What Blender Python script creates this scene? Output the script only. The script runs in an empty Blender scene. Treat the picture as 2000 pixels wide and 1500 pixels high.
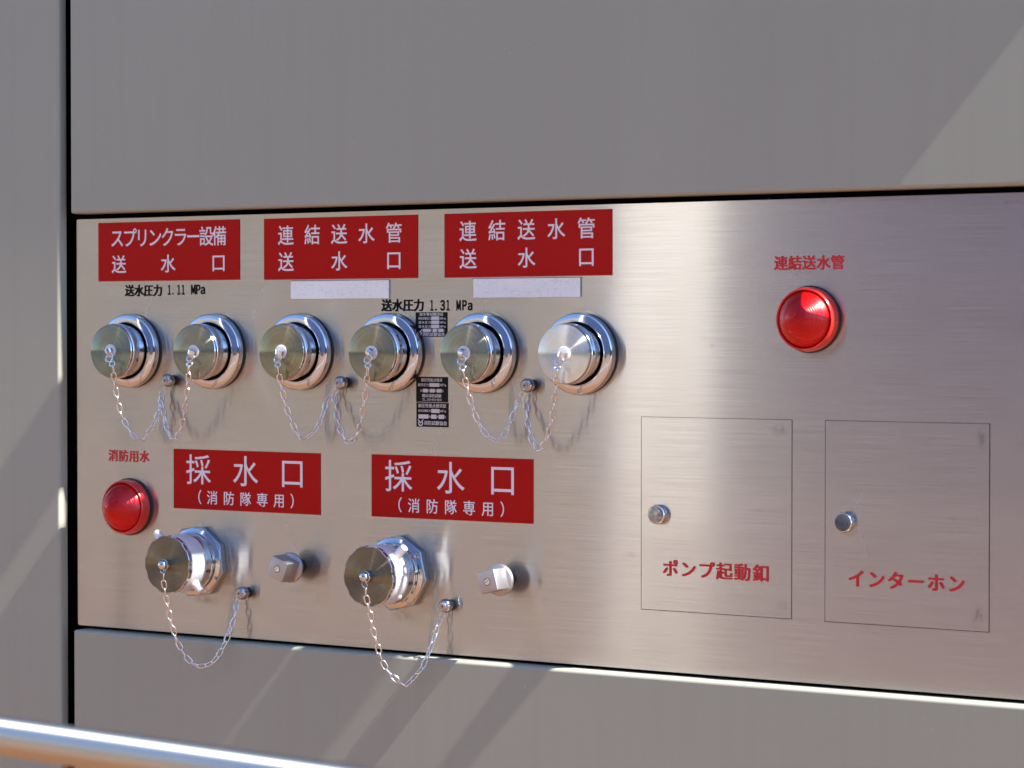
import bpy, bmesh, math, random
from mathutils import Vector, Matrix
R = math.radians
random.seed(7)
sc = bpy.context.scene
COL = sc.collection

# ------------------------------------------------------------------ camera
cd = bpy.data.cameras.new('camera')
cam = bpy.data.objects.new('camera', cd); COL.objects.link(cam)
cd.sensor_width = 36; cd.lens = 5259 * 36 / 2000
cd.clip_start = 0.05; cd.clip_end = 2000
cam.location = (0, -2.993, 1.45)
cam.rotation_euler = (R(90) - math.atan(111 / 5259), 0, R(32.8))
cd.dof.use_dof = True; cd.dof.focus_distance = 3.60; cd.dof.aperture_fstop = 9
sc.camera = cam

# ------------------------------------------------------------------ sky, sun, exposure
PLANE_ANGLE, GRAZE = R(49), R(1.4)      # the sun rakes along the wall from the upper right
sd = Vector((math.cos(GRAZE) * math.cos(PLANE_ANGLE), -math.sin(GRAZE), math.cos(GRAZE) * math.sin(PLANE_ANGLE)))
world = bpy.data.worlds.new('World'); sc.world = world; world.use_nodes = True
nt = world.node_tree
sky = nt.nodes.new('ShaderNodeTexSky'); sky.sky_type = 'NISHITA'; sky.sun_disc = False
sky.sun_elevation = math.asin(sd.z); sky.sun_rotation = math.atan2(sd.x, sd.y)
sky.air_density = 0.75; sky.dust_density = 0.2; sky.ozone_density = 5.0
nt.links.new(sky.outputs[0], nt.nodes['Background'].inputs[0])
nt.nodes['Background'].inputs[1].default_value = 0.115
sl = bpy.data.lights.new('sun', 'SUN'); sl.energy = 4.4; sl.angle = R(0.53); sl.color = (1.0, 0.955, 0.88)
sun = bpy.data.objects.new('sun', sl); COL.objects.link(sun)
sun.rotation_euler = sd.to_track_quat('Z', 'Y').to_euler(); sun.location = sd * 10
vs = sc.view_settings
vs.view_transform = 'Standard'; vs.look = 'None'; vs.gamma = 1; vs.use_curve_mapping = False
vs.exposure = 1.95
sc.cycles.max_bounces = 8; sc.cycles.sample_clamp_indirect = 6.0

# ------------------------------------------------------------------ material helpers
def mat(name, color=(.5, .5, .5), metallic=0., rough=.5, **kw):
    m = bpy.data.materials.new(name); m.use_nodes = True
    b = m.node_tree.nodes['Principled BSDF']
    b.inputs['Base Color'].default_value = (*color, 1)
    b.inputs['Metallic'].default_value = metallic
    b.inputs['Roughness'].default_value = rough
    for k, v in kw.items():
        b.inputs[k].default_value = v
    return m, m.node_tree, b
def node(t, typ, **kw):
    n = t.nodes.new(typ)
    for k, v in kw.items():
        if k in n.inputs: n.inputs[k].default_value = v
        else: setattr(n, k, v)
    return n
def link(t, a, b): t.links.new(a, b)
def coords(t, scale, kind='Object'):
    tc = node(t, 'ShaderNodeTexCoord'); mp = node(t, 'ShaderNodeMapping')
    mp.inputs['Scale'].default_value = scale
    link(t, tc.outputs[kind], mp.inputs[0]); return mp.outputs[0]
def noise(t, vec, scale=1, detail=2, rough=.5):
    n = node(t, 'ShaderNodeTexNoise'); n.inputs['Scale'].default_value = scale
    n.inputs['Detail'].default_value = detail; n.inputs['Roughness'].default_value = rough
    link(t, vec, n.inputs['Vector']); return n.outputs['Fac']
def ramp(t, fac, stops):
    r = node(t, 'ShaderNodeValToRGB'); e = r.color_ramp.elements
    while len(e) < len(stops): e.new(.5)
    for i, (p, c) in enumerate(stops):
        e[i].position = p; e[i].color = (*c, 1) if len(c) == 3 else c
    link(t, fac, r.inputs[0]); return r.outputs[0]
def mix(t, fac, a, b, mode='MIX'):
    m = node(t, 'ShaderNodeMix'); m.data_type = 'RGBA'; m.blend_type = mode
    for sock, v in ((m.inputs[0], fac), (m.inputs[6], a), (m.inputs[7], b)):
        if isinstance(v, (int, float)): sock.default_value = v
        elif isinstance(v, tuple): sock.default_value = (*v, 1)
        else: link(t, v, sock)
    return m.outputs[2]
def mathn(t, op, a, b=None):
    m = node(t, 'ShaderNodeMath'); m.operation = op
    for i, v in enumerate((a, b)):
        if v is None: continue
        if isinstance(v, (int, float)): m.inputs[i].default_value = v
        else: link(t, v, m.inputs[i])
    return m.outputs[0]
def bump(t, h, strength=.1, dist=.001):
    b = node(t, 'ShaderNodeBump'); b.inputs['Strength'].default_value = strength
    b.inputs['Distance'].default_value = dist; link(t, h, b.inputs['Height']); return b.outputs[0]

def brushed_steel():
    """horizontally brushed sheet: sharp along the grain, spread across it"""
    m = bpy.data.materials.new('brushed_steel'); m.use_nodes = True; t = m.node_tree
    t.nodes.remove(t.nodes['Principled BSDF']); out = t.nodes['Material Output']
    fine = noise(t, coords(t, (9, 1, 1500)), 1, 3, .6)
    mid = noise(t, coords(t, (3, 1, 260)), 1, 3, .6)
    blot = noise(t, coords(t, (9, 9, 14)), 1, 4, .6)
    speck = noise(t, coords(t, (420, 1, 420)), 1, 1, .5)
    col = ramp(t, fine, [(.30, (.425, .412, .38)), (.70, (.59, .58, .54))])
    col = mix(t, mathn(t, 'MULTIPLY', ramp(t, mid, [(.35, (0, 0, 0)), (.6, (1, 1, 1))]), .15), col, (.44, .42, .39))
    col = mix(t, mathn(t, 'MULTIPLY', ramp(t, blot, [(.5, (0, 0, 0)), (.75, (1, 1, 1))]), .25), col, (.42, .38, .34))
    col = mix(t, ramp(t, speck, [(.75, (0, 0, 0)), (.80, (.6, .6, .6))]), col, (.25, .22, .20))
    # a few worn grimy patches (fingers, drips)
    w = noise(t, coords(t, (26, 1, 30)), 1, 5, .65)
    col = mix(t, mathn(t, 'MULTIPLY', ramp(t, w, [(.66, (0, 0, 0)), (.74, (1, 1, 1))]), .35), col, (.30, .25, .21))
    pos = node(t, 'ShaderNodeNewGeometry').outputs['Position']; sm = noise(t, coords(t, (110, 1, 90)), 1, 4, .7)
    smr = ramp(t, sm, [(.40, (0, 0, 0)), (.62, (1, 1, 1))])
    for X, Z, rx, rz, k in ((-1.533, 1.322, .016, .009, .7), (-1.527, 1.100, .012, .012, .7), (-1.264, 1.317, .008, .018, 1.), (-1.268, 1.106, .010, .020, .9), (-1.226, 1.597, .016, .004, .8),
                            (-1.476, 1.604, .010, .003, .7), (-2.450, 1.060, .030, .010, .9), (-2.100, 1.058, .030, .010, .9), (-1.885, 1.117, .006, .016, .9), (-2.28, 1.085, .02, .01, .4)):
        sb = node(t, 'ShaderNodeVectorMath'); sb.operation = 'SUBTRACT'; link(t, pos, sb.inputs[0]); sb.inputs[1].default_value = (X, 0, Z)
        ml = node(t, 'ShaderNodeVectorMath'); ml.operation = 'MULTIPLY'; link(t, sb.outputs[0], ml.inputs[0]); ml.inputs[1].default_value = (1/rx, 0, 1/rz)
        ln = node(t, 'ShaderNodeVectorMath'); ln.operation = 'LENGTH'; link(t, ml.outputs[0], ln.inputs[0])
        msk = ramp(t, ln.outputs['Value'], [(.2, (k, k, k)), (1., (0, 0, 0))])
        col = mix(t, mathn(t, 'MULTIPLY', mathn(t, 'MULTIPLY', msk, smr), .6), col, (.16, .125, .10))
    tang = node(t, 'ShaderNodeCombineXYZ'); tang.inputs[0].default_value = 1
    nrm = bump(t, mathn(t, 'ADD', mathn(t, 'MULTIPLY', fine, .02), mathn(t, 'MULTIPLY', noise(t, coords(t, (3., 1, 1.2)), 1, 1), 2.0)), .035, .0004)
    def lobe(rough, an):
        g = node(t, 'ShaderNodeBsdfAnisotropic'); g.distribution = 'GGX'
        g.inputs['Roughness'].default_value = rough; g.inputs['Anisotropy'].default_value = an
        link(t, col, g.inputs['Color']); link(t, tang.outputs[0], g.inputs['Tangent']); link(t, nrm, g.inputs['Normal'])
        return g.outputs[0]
    ms = node(t, 'ShaderNodeMixShader'); ms.inputs[0].default_value = .42
    link(t, lobe(.138, .79), ms.inputs[1]); link(t, lobe(.247, .755), ms.inputs[2])
    d = node(t, 'ShaderNodeBsdfDiffuse'); d.inputs['Color'].default_value = (.42, .39, .36, 1)
    m2 = node(t, 'ShaderNodeMixShader'); m2.inputs[0].default_value = .10
    link(t, ms.outputs[0], m2.inputs[1]); link(t, d.outputs[0], m2.inputs[2])
    link(t, m2.outputs[0], out.inputs['Surface'])
    return m

def turned_steel(name, col0, col1, rough=.30, an=.75, ring=900):
    """lathe-turned face: concentric grooves spread reflections along the radius"""
    m = bpy.data.materials.new(name); m.use_nodes = True; t = m.node_tree
    t.nodes.remove(t.nodes['Principled BSDF']); out = t.nodes['Material Output']
    tc = node(t, 'ShaderNodeTexCoord'); sep = node(t, 'ShaderNodeSeparateXYZ'); link(t, tc.outputs['Object'], sep.inputs[0])
    rr = mathn(t, 'SQRT', mathn(t, 'ADD', mathn(t, 'POWER', sep.outputs[0], 2.), mathn(t, 'POWER', sep.outputs[2], 2.)))
    comb = node(t, 'ShaderNodeCombineXYZ'); link(t, mathn(t, 'MULTIPLY', rr, float(ring)), comb.inputs[0])
    ang = mathn(t, 'ARCTAN2', sep.outputs[2], sep.outputs[0]); link(t, mathn(t, 'MULTIPLY', ang, .6), comb.inputs[1])
    rings = noise(t, comb.outputs[0], 1, 3, .7)
    spots = noise(t, coords(t, (700, 700, 700)), 1, 2)
    col = ramp(t, rings, [(.3, col0), (.7, col1)])
    col = mix(t, ramp(t, spots, [(.68, (0, 0, 0)), (.74, (.5, .5, .5))]), col, (.25, .24, .22))
    tg = node(t, 'ShaderNodeCombineXYZ')
    link(t, mathn(t, 'MULTIPLY', sep.outputs[2], 1.), tg.inputs[0]); link(t, mathn(t, 'MULTIPLY', sep.outputs[0], -1.), tg.inputs[2])
    nz = node(t, 'ShaderNodeVectorMath'); nz.operation = 'NORMALIZE'; link(t, tg.outputs[0], nz.inputs[0])
    g = node(t, 'ShaderNodeBsdfAnisotropic'); g.distribution = 'GGX'
    g.inputs['Roughness'].default_value = rough; g.inputs['Anisotropy'].default_value = an
    link(t, col, g.inputs['Color']); link(t, nz.outputs[0], g.inputs['Tangent'])
    link(t, bump(t, rings, .25, .0002), g.inputs['Normal'])
    d = node(t, 'ShaderNodeBsdfDiffuse'); link(t, col, d.inputs['Color'])
    m2 = node(t, 'ShaderNodeMixShader'); m2.inputs[0].default_value = .08
    link(t, g.outputs[0], m2.inputs[1]); link(t, d.outputs[0], m2.inputs[2]); link(t, m2.outputs[0], out.inputs['Surface'])
    return m

M = {}
M['steel'] = brushed_steel()
FT = [((.17, .20, .155), (.31, .355, .285)), ((.19, .195, .145), (.35, .355, .275)), ((.21, .195, .115), (.39, .365, .235)), ((.205, .20, .135), (.36, .355, .255)), ((.21, .225, .175), (.36, .38, .31))]
for k, (c0, c1) in enumerate(FT): M['face%d' % k] = turned_steel('turned_steel_face', c0, c1, .25, .80)
M['face_pale'] = turned_steel('turned_steel_face_pale', (.66, .69, .65), (.78, .81, .77), .30, .72)
M['face_dark'] = turned_steel('turned_steel_disc', (.17, .15, .105), (.22, .195, .137), .30, .78, 300)
m, t, b = mat('polished_steel', (.62, .62, .63), 1., .12); M['chrome'] = m
n = noise(t, coords(t, (60, 60, 60)), 1, 3); link(t, ramp(t, n, [(.3, (.06, .06, .06)), (.75, (.15, .15, .15))]), b.inputs['Roughness'])
link(t, bump(t, noise(t, coords(t, (3, 2500, 3)), 1, 2), .08, .0001), b.inputs['Normal'])
M['dark_steel'] = mat('dark_polished_steel', (.42, .42, .43), 1., .10)[0]
m, t, b = mat('chain_steel', (.74, .74, .73), 1., .13); M['chain'] = m
link(t, bump(t, noise(t, coords(t, (1400, 1400, 1400)), 1, 2), .35, .0002), b.inputs['Normal'])
m, t, b = mat('cast_alloy', (.80, .80, .82), .6, .62); M['cast'] = m
link(t, bump(t, noise(t, coords(t, (1100, 1100, 1100)), 1, 3, .7), .8, .0004), b.inputs['Normal'])
link(t, ramp(t, noise(t, coords(t, (900, 900, 900)), 1, 3), [(.3, (.56, .56, .58)), (.7, (.86, .86, .88))]), b.inputs['Base Color'])
m, t, b = mat('nut_steel', (.42, .43, .45), 1., .30); M['nut'] = m
link(t, bump(t, noise(t, coords(t, (900, 900, 900)), 1, 3, .7), .35, .0003), b.inputs['Normal'])
m, t, b = mat('cast_plug', (.46, .44, .44), 1., .5); M['plug'] = m
link(t, bump(t, noise(t, coords(t, (1200, 1200, 1200)), 1, 3, .7), .4, .0003), b.inputs['Normal'])
M['black_rubber'] = mat('black_rubber', (.006, .006, .007), 0, .5)[0]
M['joint'] = mat('joint_shadow_rubber', (.004, .004, .0045), 0, .8, **{'Specular IOR Level': .1})[0]
m, t, b = mat('grey_cladding', (.30, .30, .295), 0, .45, **{'Coat Weight': .06, 'Coat Roughness': .04, 'Specular IOR Level': .3}); M['clad'] = m
n1 = noise(t, coords(t, (1.5, 1.5, 1.5)), 1, 3)
col = ramp(t, n1, [(.3, (.326, .331, .268)), (.7, (.342, .347, .282))])
rain = noise(t, coords(t, (38, 1, 1.1)), 1, 4, .65)
col = mix(t, mathn(t, 'MULTIPLY', ramp(t, rain, [(.48, (0, 0, 0)), (.72, (1, 1, 1))]), .16), col, (.27, .255, .205))
dust = noise(t, coords(t, (130, 130, 130)), 1, 1)
col = mix(t, ramp(t, dust, [(.80, (0, 0, 0)), (.84, (.35, .35, .35))]), col, (.55, .54, .52))
link(t, col, b.inputs['Base Color'])
link(t, bump(t, noise(t, coords(t, (5, 5, 5)), 1, 2), .05, .002), b.inputs['Coat Normal'])
m, t, b = mat('red_vinyl', (.42, .001, .001), 0, .28, **{'Specular IOR Level': .14}); M['red'] = m
link(t, bump(t, noise(t, coords(t, (700, 700, 700)), 1, 2), .12, .0002), b.inputs['Normal'])
link(t, ramp(t, noise(t, coords(t, (300, 300, 300)), 1, 1), [(.72, (.42, .0004, .0004)), (.8, (.16, .002, .001))]), b.inputs['Base Color'])
M['white_print'] = mat('white_print', (.76, .73, .77), 0, .45)[0]
M['black_print'] = mat('black_print', (.003, .003, .004), 0, .5, **{'Specular IOR Level': .1})[0]
M['red_print'] = mat('red_print', (.60, .004, .014), 0, .4)[0]
M['sticker_black'] = mat('sticker_black', (.004, .004, .005), 0, .4, **{'Specular IOR Level': .15})[0]
M['sticker_print'] = mat('sticker_print', (.70, .70, .70), 0, .5)[0]
m, t, b = mat('sticker_field', (.66, .65, .64), 0, .6); M['field'] = m
link(t, ramp(t, noise(t, coords(t, (900, 1, 1500)), 1, 3), [(.38, (.42, .41, .40)), (.55, (.74, .73, .72))]), b.inputs['Base Color'])
m, t, b = mat('crazed_white_plate', (.8, .8, .82), 0, .45); M['plate'] = m
v = node(t, 'ShaderNodeTexVoronoi'); v.feature = 'DISTANCE_TO_EDGE'
mp = coords(t, (95, 1, 240)); wob = node(t, 'ShaderNodeMix'); wob.data_type = 'RGBA'; wob.inputs[0].default_value = .35
nn = node(t, 'ShaderNodeTexNoise'); nn.inputs['Scale'].default_value = 2.5; link(t, mp, nn.inputs['Vector'])
link(t, mp, wob.inputs[6]); link(t, nn.outputs['Color'], wob.inputs[7])
v.inputs['Scale'].default_value = 1.7; link(t, wob.outputs[2], v.inputs['Vector'])
gap = ramp(t, noise(t, coords(t, (40, 1, 60)), 1, 2), [(.42, (0, 0, 0)), (.5, (1, 1, 1))])
cr = ramp(t, v.outputs['Distance'], [(0, (1, 1, 1)), (.035, (0, 0, 0))])
link(t, mix(t, mathn(t, 'MULTIPLY', mathn(t, 'MULTIPLY', cr, gap), .45), (.86, .86, .83), (.28, .29, .31)), b.inputs['Base Color'])
M['adhesive'] = mat('grey_adhesive', (.25, .24, .24), 0, .7)[0]
# red lamp: smooth glossy coat over a ribbed translucent body
m, t, b = mat('red_lens', (.78, .002, .004), 0, .35, **{'Specular IOR Level': .4}); M['lens'] = m
M['bezel'] = mat('red_bezel_plastic', (.62, .022, .012), 0, .22, **{'Coat Weight': .5, 'Coat Roughness': .12, 'Subsurface Weight': .3, 'Subsurface Scale': .004})[0]
m, t, b = mat('worn_lock_face', (.5, .5, .5), 1., .3); M['lock'] = m
nn = noise(t, coords(t, (170, 170, 170)), 1, 4, .7)
link(t, ramp(t, nn, [(.35, (.20, .22, .24)), (.5, (.36, .37, .36)), (.68, (.75, .74, .70))]), b.inputs['Base Color'])
link(t, bump(t, nn, .8, .001), b.inputs['Normal'])
m, t, b = mat('dark_lock_face', (.15, .17, .19), .6, .45); M['lock_dark'] = m
link(t, ramp(t, nn_ := noise(t, coords(t, (260, 260, 260)), 1, 4, .7), [(.3, (.05, .07, .09)), (.65, (.12, .15, .17)), (.76, (.5, .5, .42))]), b.inputs['Base Color'])
M['scratch_caustic'] = mat('scratch_and_caustic', (.95, .92, .84), 0, .5)[0]
M['groove'] = mat('dark_groove', (.03, .028, .027), .5, .5)[0]
m = bpy.data.materials.new('handrail_steel'); m.use_nodes = True; t = m.node_tree; M['rail'] = m
t.nodes.remove(t.nodes['Principled BSDF'])
ge = node(t, 'ShaderNodeNewGeometry'); vc = node(t, 'ShaderNodeVectorMath'); vc.operation = 'CROSS_PRODUCT'
link(t, ge.outputs['Normal'], vc.inputs[0]); vc.inputs[1].default_value = (1, 0, -.026)
ms = node(t, 'ShaderNodeMixShader'); ms.inputs[0].default_value = .32
for k, (ro, an, c) in enumerate(((.30, .60, (.56, .55, .52, 1)), (.46, .72, (.52, .49, .42, 1)))):
    g = node(t, 'ShaderNodeBsdfAnisotropic'); g.inputs['Roughness'].default_value = ro; g.inputs['Anisotropy'].default_value = an
    g.inputs['Color'].default_value = c; link(t, vc.outputs[0], g.inputs['Tangent']); link(t, g.outputs[0], ms.inputs[1+k])
link(t, ms.outputs[0], t.nodes['Material Output'].inputs['Surface'])
# surroundings seen only as reflections
m, t, b = mat('brick_paving', (.42, .22, .11), 0, .85); M['ground'] = m
bt = node(t, 'ShaderNodeTexBrick'); bt.inputs['Scale'].default_value = 1
bt.inputs['Color1'].default_value = (.19, .082, .033, 1); bt.inputs['Color2'].default_value = (.15, .064, .027, 1); bt.inputs['Mortar'].default_value = (.12, .08, .05, 1)
bt.inputs['Mortar Size'].default_value = .006; bt.inputs['Brick Width'].default_value = .2; bt.inputs['Row Height'].default_value = .1
link(t, coords(t, (1, 1, 1)), bt.inputs['Vector'])
link(t, bt.outputs['Color'], b.inputs['Base Color'])
M['court'] = mat('red_paving', (.175, .113, .080), 0, .85)[0]
M['kerb'] = mat('pale_kerb', (.62, .60, .56), 0, .7)[0]
m, t, b = mat('hedge_green', (.03, .05, .02), 0, .7); M['hedge'] = m
link(t, ramp(t, noise(t, coords(t, (9, 9, 9)), 1, 4), [(.3, (.015, .028, .012)), (.7, (.06, .085, .03))]), b.inputs['Base Color'])
m, t, b = mat('beige_render', (.32, .30, .25), 0, .8); M['beige'] = m
M['white_render'] = mat('white_render', (.86, .84, .80), 0, .7)[0]
M['blue_glass'] = mat('blue_grey_curtain_wall', (.14, .20, .36), 0, .6)[0]

# ------------------------------------------------------------------ mesh helpers
def fin(bm, name, material, parent=None, loc=None, smooth=None, recalc=True):
    if recalc: bmesh.ops.recalc_face_normals(bm, faces=bm.faces)
    me = bpy.data.meshes.new(name); bm.to_mesh(me); bm.free()
    mats = material if isinstance(material, (list, tuple)) else [material]
    for x in mats: me.materials.append(x)
    if smooth is not None:
        me.shade_smooth(); me.set_sharp_from_angle(angle=R(smooth))
    o = bpy.data.objects.new(name, me); COL.objects.link(o)
    if loc is not None: o.location = loc
    if parent is not None: o.parent = parent
    return o
def tag(o, label=None, cat=None, group=None, kind=None):
    if label: o['label'] = label
    if cat: o['category'] = cat
    if group: o['group'] = group
    if kind: o['kind'] = kind
    return o
def empty(name, loc, label, cat, group=None, kind=None):
    o = bpy.data.objects.new(name, None); COL.objects.link(o); o.location = loc
    o.empty_display_size = .02
    return tag(o, label, cat, group, kind)
def box(bm, x0, x1, y0, y1, z0, z1, bev=0, seg=2):
    vs_ = [bm.verts.new(p) for p in ((x0,y0,z0),(x1,y0,z0),(x1,y1,z0),(x0,y1,z0),(x0,y0,z1),(x1,y0,z1),(x1,y1,z1),(x0,y1,z1))]
    fs = [bm.faces.new([vs_[i] for i in f]) for f in ((0,1,5,4),(1,2,6,5),(2,3,7,6),(3,0,4,7),(4,5,6,7),(3,2,1,0))]
    if bev:
        es = list({e for f in fs for e in f.edges})
        bmesh.ops.bevel(bm, geom=es, offset=bev, segments=seg, affect='EDGES', profile=.5)
def lathe(bm, prof, seg=96, c=(0, 0), cap0=False, cap1=True, ang0=0.):
    """profile of (height off the wall, radius), turned about the wall's normal"""
    rings = []
    for h, r in prof:
        rings.append([bm.verts.new((c[0] + r*math.cos(ang0 + 2*math.pi*i/seg), -h, c[1] + r*math.sin(ang0 + 2*math.pi*i/seg))) for i in range(seg)])
    for a, b_ in zip(rings, rings[1:]):
        for i in range(seg):
            j = (i+1) % seg
            bm.faces.new((a[i], a[j], b_[j], b_[i]))
    if cap1: bm.faces.new(rings[-1])
    if cap0: bm.faces.new(rings[0][::-1])
    return rings
def dome(r, h0, h1, n=10, p=1.0):
    return [(h0 + (h1-h0)*math.sin(a)**p, max(r*math.cos(a), 1e-5)) for a in [math.pi/2*i/n for i in range(n+1)]]
def tube(bm, pts, r, seg=8, closed=False):
    n = len(pts); rings = []
    up = None
    for i, p in enumerate(pts):
        a = pts[i-1] if (i > 0 or closed) else p
        c = pts[(i+1) % n] if (i < n-1 or closed) else p
        d = (Vector(c) - Vector(a)).normalized()
        if up is None:
            up = Vector((0, 0, 1)) if abs(d.z) < .9 else Vector((1, 0, 0))
        s = d.cross(up).normalized(); up = s.cross(d).normalized()
        rr = r[i] if isinstance(r, (list, tuple)) else r
        rings.append([bm.verts.new(Vector(p) + (s*math.cos(2*math.pi*k/seg) + up*math.sin(2*math.pi*k/seg))*rr) for k in range(seg)])
    rng = range(n) if closed else range(n-1)
    for i in rng:
        a, b_ = rings[i], rings[(i+1) % n]
        off = 0
        if closed and i == n-1:
            off = min(range(seg), key=lambda o: (a[0].co - b_[o].co).length)
        for k in range(seg):
            bm.faces.new((a[k], a[(k+1) % seg], b_[(k+1+off) % seg], b_[(k+off) % seg]))
    if not closed:
        bm.faces.new(rings[0][::-1]); bm.faces.new(rings[-1])

# ------------------------------------------------------------------ lettering
GC = {}
def glyph(ch, bold):
    k = (ch, bold)
    if k not in GC:
        cu = bpy.data.curves.new('glyph', 'FONT'); cu.body = ch; cu.size = 1; cu.offset = bold
        cu.resolution_u = 4
        o = bpy.data.objects.new('glyph', cu); COL.objects.link(o)
        dg = bpy.context.evaluated_depsgraph_get(); dg.update()
        me = bpy.data.meshes.new_from_object(o.evaluated_get(dg))
        vs_ = [(v.co.x, v.co.y) for v in me.vertices]; fs = [tuple(p.vertices) for p in me.polygons]
        bpy.data.objects.remove(o); bpy.data.curves.remove(cu); bpy.data.meshes.remove(me)
        GC[k] = (vs_, fs)
    return GC[k]
def put(bm, ch, f, bold, y):
    vs_, fs = glyph(wide(ch), 0)
    # heavier strokes: the same outline laid down a few times, a hair apart
    offs = [(0, 0)] if not bold else [(-bold, -bold*.6), (bold, -bold*.6), (-bold, bold*.6), (bold, bold*.6)]
    for i, (dx, dz) in enumerate(offs):
        nv = []
        for x, z in vs_:
            q = f(x+dx, z+dz); nv.append(bm.verts.new((q[0], y - i*.00002, q[1])))
        for p in fs:
            try: bm.faces.new([nv[j] for j in p])
            except ValueError: pass
def wide(ch): return chr(ord(ch) + 0xFEE0) if ch.isascii() and ch.isalnum() else ch
def row(bm, text, x0, x1, zb, w, h, bold=.010, y=-.0012, ox=0, oz=0):
    """x0, x1: centres of first and last character; zb: baseline"""
    n_ = len(text)
    for i, ch in enumerate(text):
        if ch == ' ': continue
        xc = x0 + (x1-x0)*i/max(n_-1, 1)
        put(bm, ch, lambda gx, gz: (xc - ox + (gx-.5)*w, zb - oz + gz*h), bold, y)
def fit(bm, ch, x0, x1, z0, z1, bold=.010, y=-.0012, ox=0, oz=0):
    vs_, _ = glyph(wide(ch), 0)
    a0, a1 = min(v[0] for v in vs_), max(v[0] for v in vs_); b0, b1 = min(v[1] for v in vs_), max(v[1] for v in vs_)
    put(bm, ch, lambda gx, gz: (x0 - ox + (gx-a0)/(a1-a0)*(x1-x0), z0 - oz + (gz-b0)/(b1-b0)*(z1-z0)), bold, y)
def letters(bm, material, parent, name='lettering', loc=None):
    for f in bm.faces:
        f.normal_update()
        if f.normal.y > 0: f.normal_flip()
    return fin(bm, name, material, parent, loc, recalc=False)

# ================================================================== THE WALL
def panel(name, x0, x1, z0, z1, yf, depth, parent, r=.0042, label=None):
    bm = bmesh.new()
    v = [bm.verts.new(p) for p in ((x0,yf,z0),(x1,yf,z0),(x1,yf,z1),(x0,yf,z1))]
    f = bm.faces.new(v)
    bmesh.ops.bevel(bm, geom=v, offset=.006, segments=4, affect='VERTICES', profile=.5)
    f = bm.faces[:][0]
    f.normal_update()
    if f.normal.y > 0: f.normal_flip()
    # rolled edge then straight return
    ed = list(f.edges); cur = ed
    n_ = 5; outline = [Vector(l.vert.co) for l in f.loops]
    inner = []
    cx, cz = (x0+x1)/2, (z0+z1)/2
    def inset(co, k):
        s = Vector((max(min(co.x, x1-k), x0+k), co.y, max(min(co.z, z1-k), z0+k))); return s
    bm.clear()
    N = len(outline); rings = []
    for i in range(n_+1):
        a = math.pi/2*i/n_
        k = r*(1-math.sin(a)); y = yf + r*(1-math.cos(a))
        rings.append([bm.verts.new((inset(co, k).x, y, inset(co, k).z)) for co in outline])
    rings.append([bm.verts.new((co.x, yf+depth, co.z)) for co in outline])
    bm.faces.new(rings[0])
    for a_, b_ in zip(rings, rings[1:]):
        for i in range(N):
            bm.faces.new((a_[i], a_[(i+1) % N], b_[(i+1) % N], b_[i]))
    bm.faces.new(rings[-1][::-1])
    bmesh.ops.remove_doubles(bm, verts=bm.verts, dist=1e-6)
    o = fin(bm, name, M['clad'], parent, smooth=40)
    for p in o.data.polygons:                      # the big face stays truly flat
        if abs(p.normal.y) > .999: p.use_smooth = False
    if label: o['label'] = label
    return o

wall = empty('building_wall', (-2, .1, 0), 'grey panelled building wall with dark open joints behind the steel fire panel', 'wall')
def wp(o): o.location = Vector(o.location) - wall.location; return o
YF = -.020
wp(panel('cladding_panel', -3.9, -2.7095, .03, 3.1, YF, .0165, wall, label='tall plain grey panel left of the dark vertical joint'))
wp(panel('cladding_panel', -2.6870, .6, 1.6162, 3.1, YF, .034, wall, label='large plain grey panel above the steel fire panel'))
wp(panel('cladding_panel', -2.6840, .6, .03, 1.0052, YF, .034, wall, label='grey panel below the steel fire panel with sunlit top edge'))
bm = bmesh.new(); box(bm, -3.95, .65, .030, .10, 0, 3.1); wp(fin(bm, 'backing_board', M['joint'], wall))

# ================================================================== STEEL PANEL
PX0, PX1, PZ0, PZ1 = -2.6925, .35, 1.0098, 1.6086
D1 = (-1.7317, -1.5151, 1.0873, 1.3354); D2 = (-1.4704, -1.2533, 1.0868, 1.3356)
sp = empty('control_panel', (PX0, 0, PZ0), 'wide horizontally brushed stainless steel panel holding all the fire fittings', 'panel')
bm = bmesh.new()
xs = [PX0, D1[0], D1[1], D2[0], D2[1], PX1]; zs = [PZ0, D2[2], D1[2], D1[3], D2[3], PZ1]
g = [[bm.verts.new((x, 0, z)) for z in zs] for x in xs]
for i in range(5):
    for j in range(5):
        if i == 1 and j == 2: continue
        if i == 3 and 1 <= j <= 3: continue
        bm.faces.new((g[i][j], g[i+1][j], g[i+1][j+1], g[i][j+1]))
bmesh.ops.recalc_face_normals(bm, faces=bm.faces)
for f in bm.faces:
    f.normal_update()
    if f.normal.y > 0: f.normal_flip()
corners = [v for v in bm.verts if len(v.link_faces) == 1 and v.co.x < PX0+.001]
be = [e for e in bm.edges if e.is_boundary]
bmesh.ops.bevel(bm, geom=corners, offset=.003, segments=3, affect='VERTICES', profile=.5)
be = [e for e in bm.edges if e.is_boundary]
ex = bmesh.ops.extrude_edge_only(bm, edges=be)
bmesh.ops.translate(bm, verts=[v for v in ex['geom'] if isinstance(v, bmesh.types.BMVert)], vec=(0, .0025, 0))
sheet = fin(bm, 'face_sheet', M['steel'], sp, loc=-Vector(sp.location))
bm = bmesh.new(); box(bm, PX0+.012, PX1-.01, .008, .012, PZ0+.01, PZ1-.01); fin(bm, 'backing_plate', M['joint'], sp, loc=-Vector(sp.location))
doors = []
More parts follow.
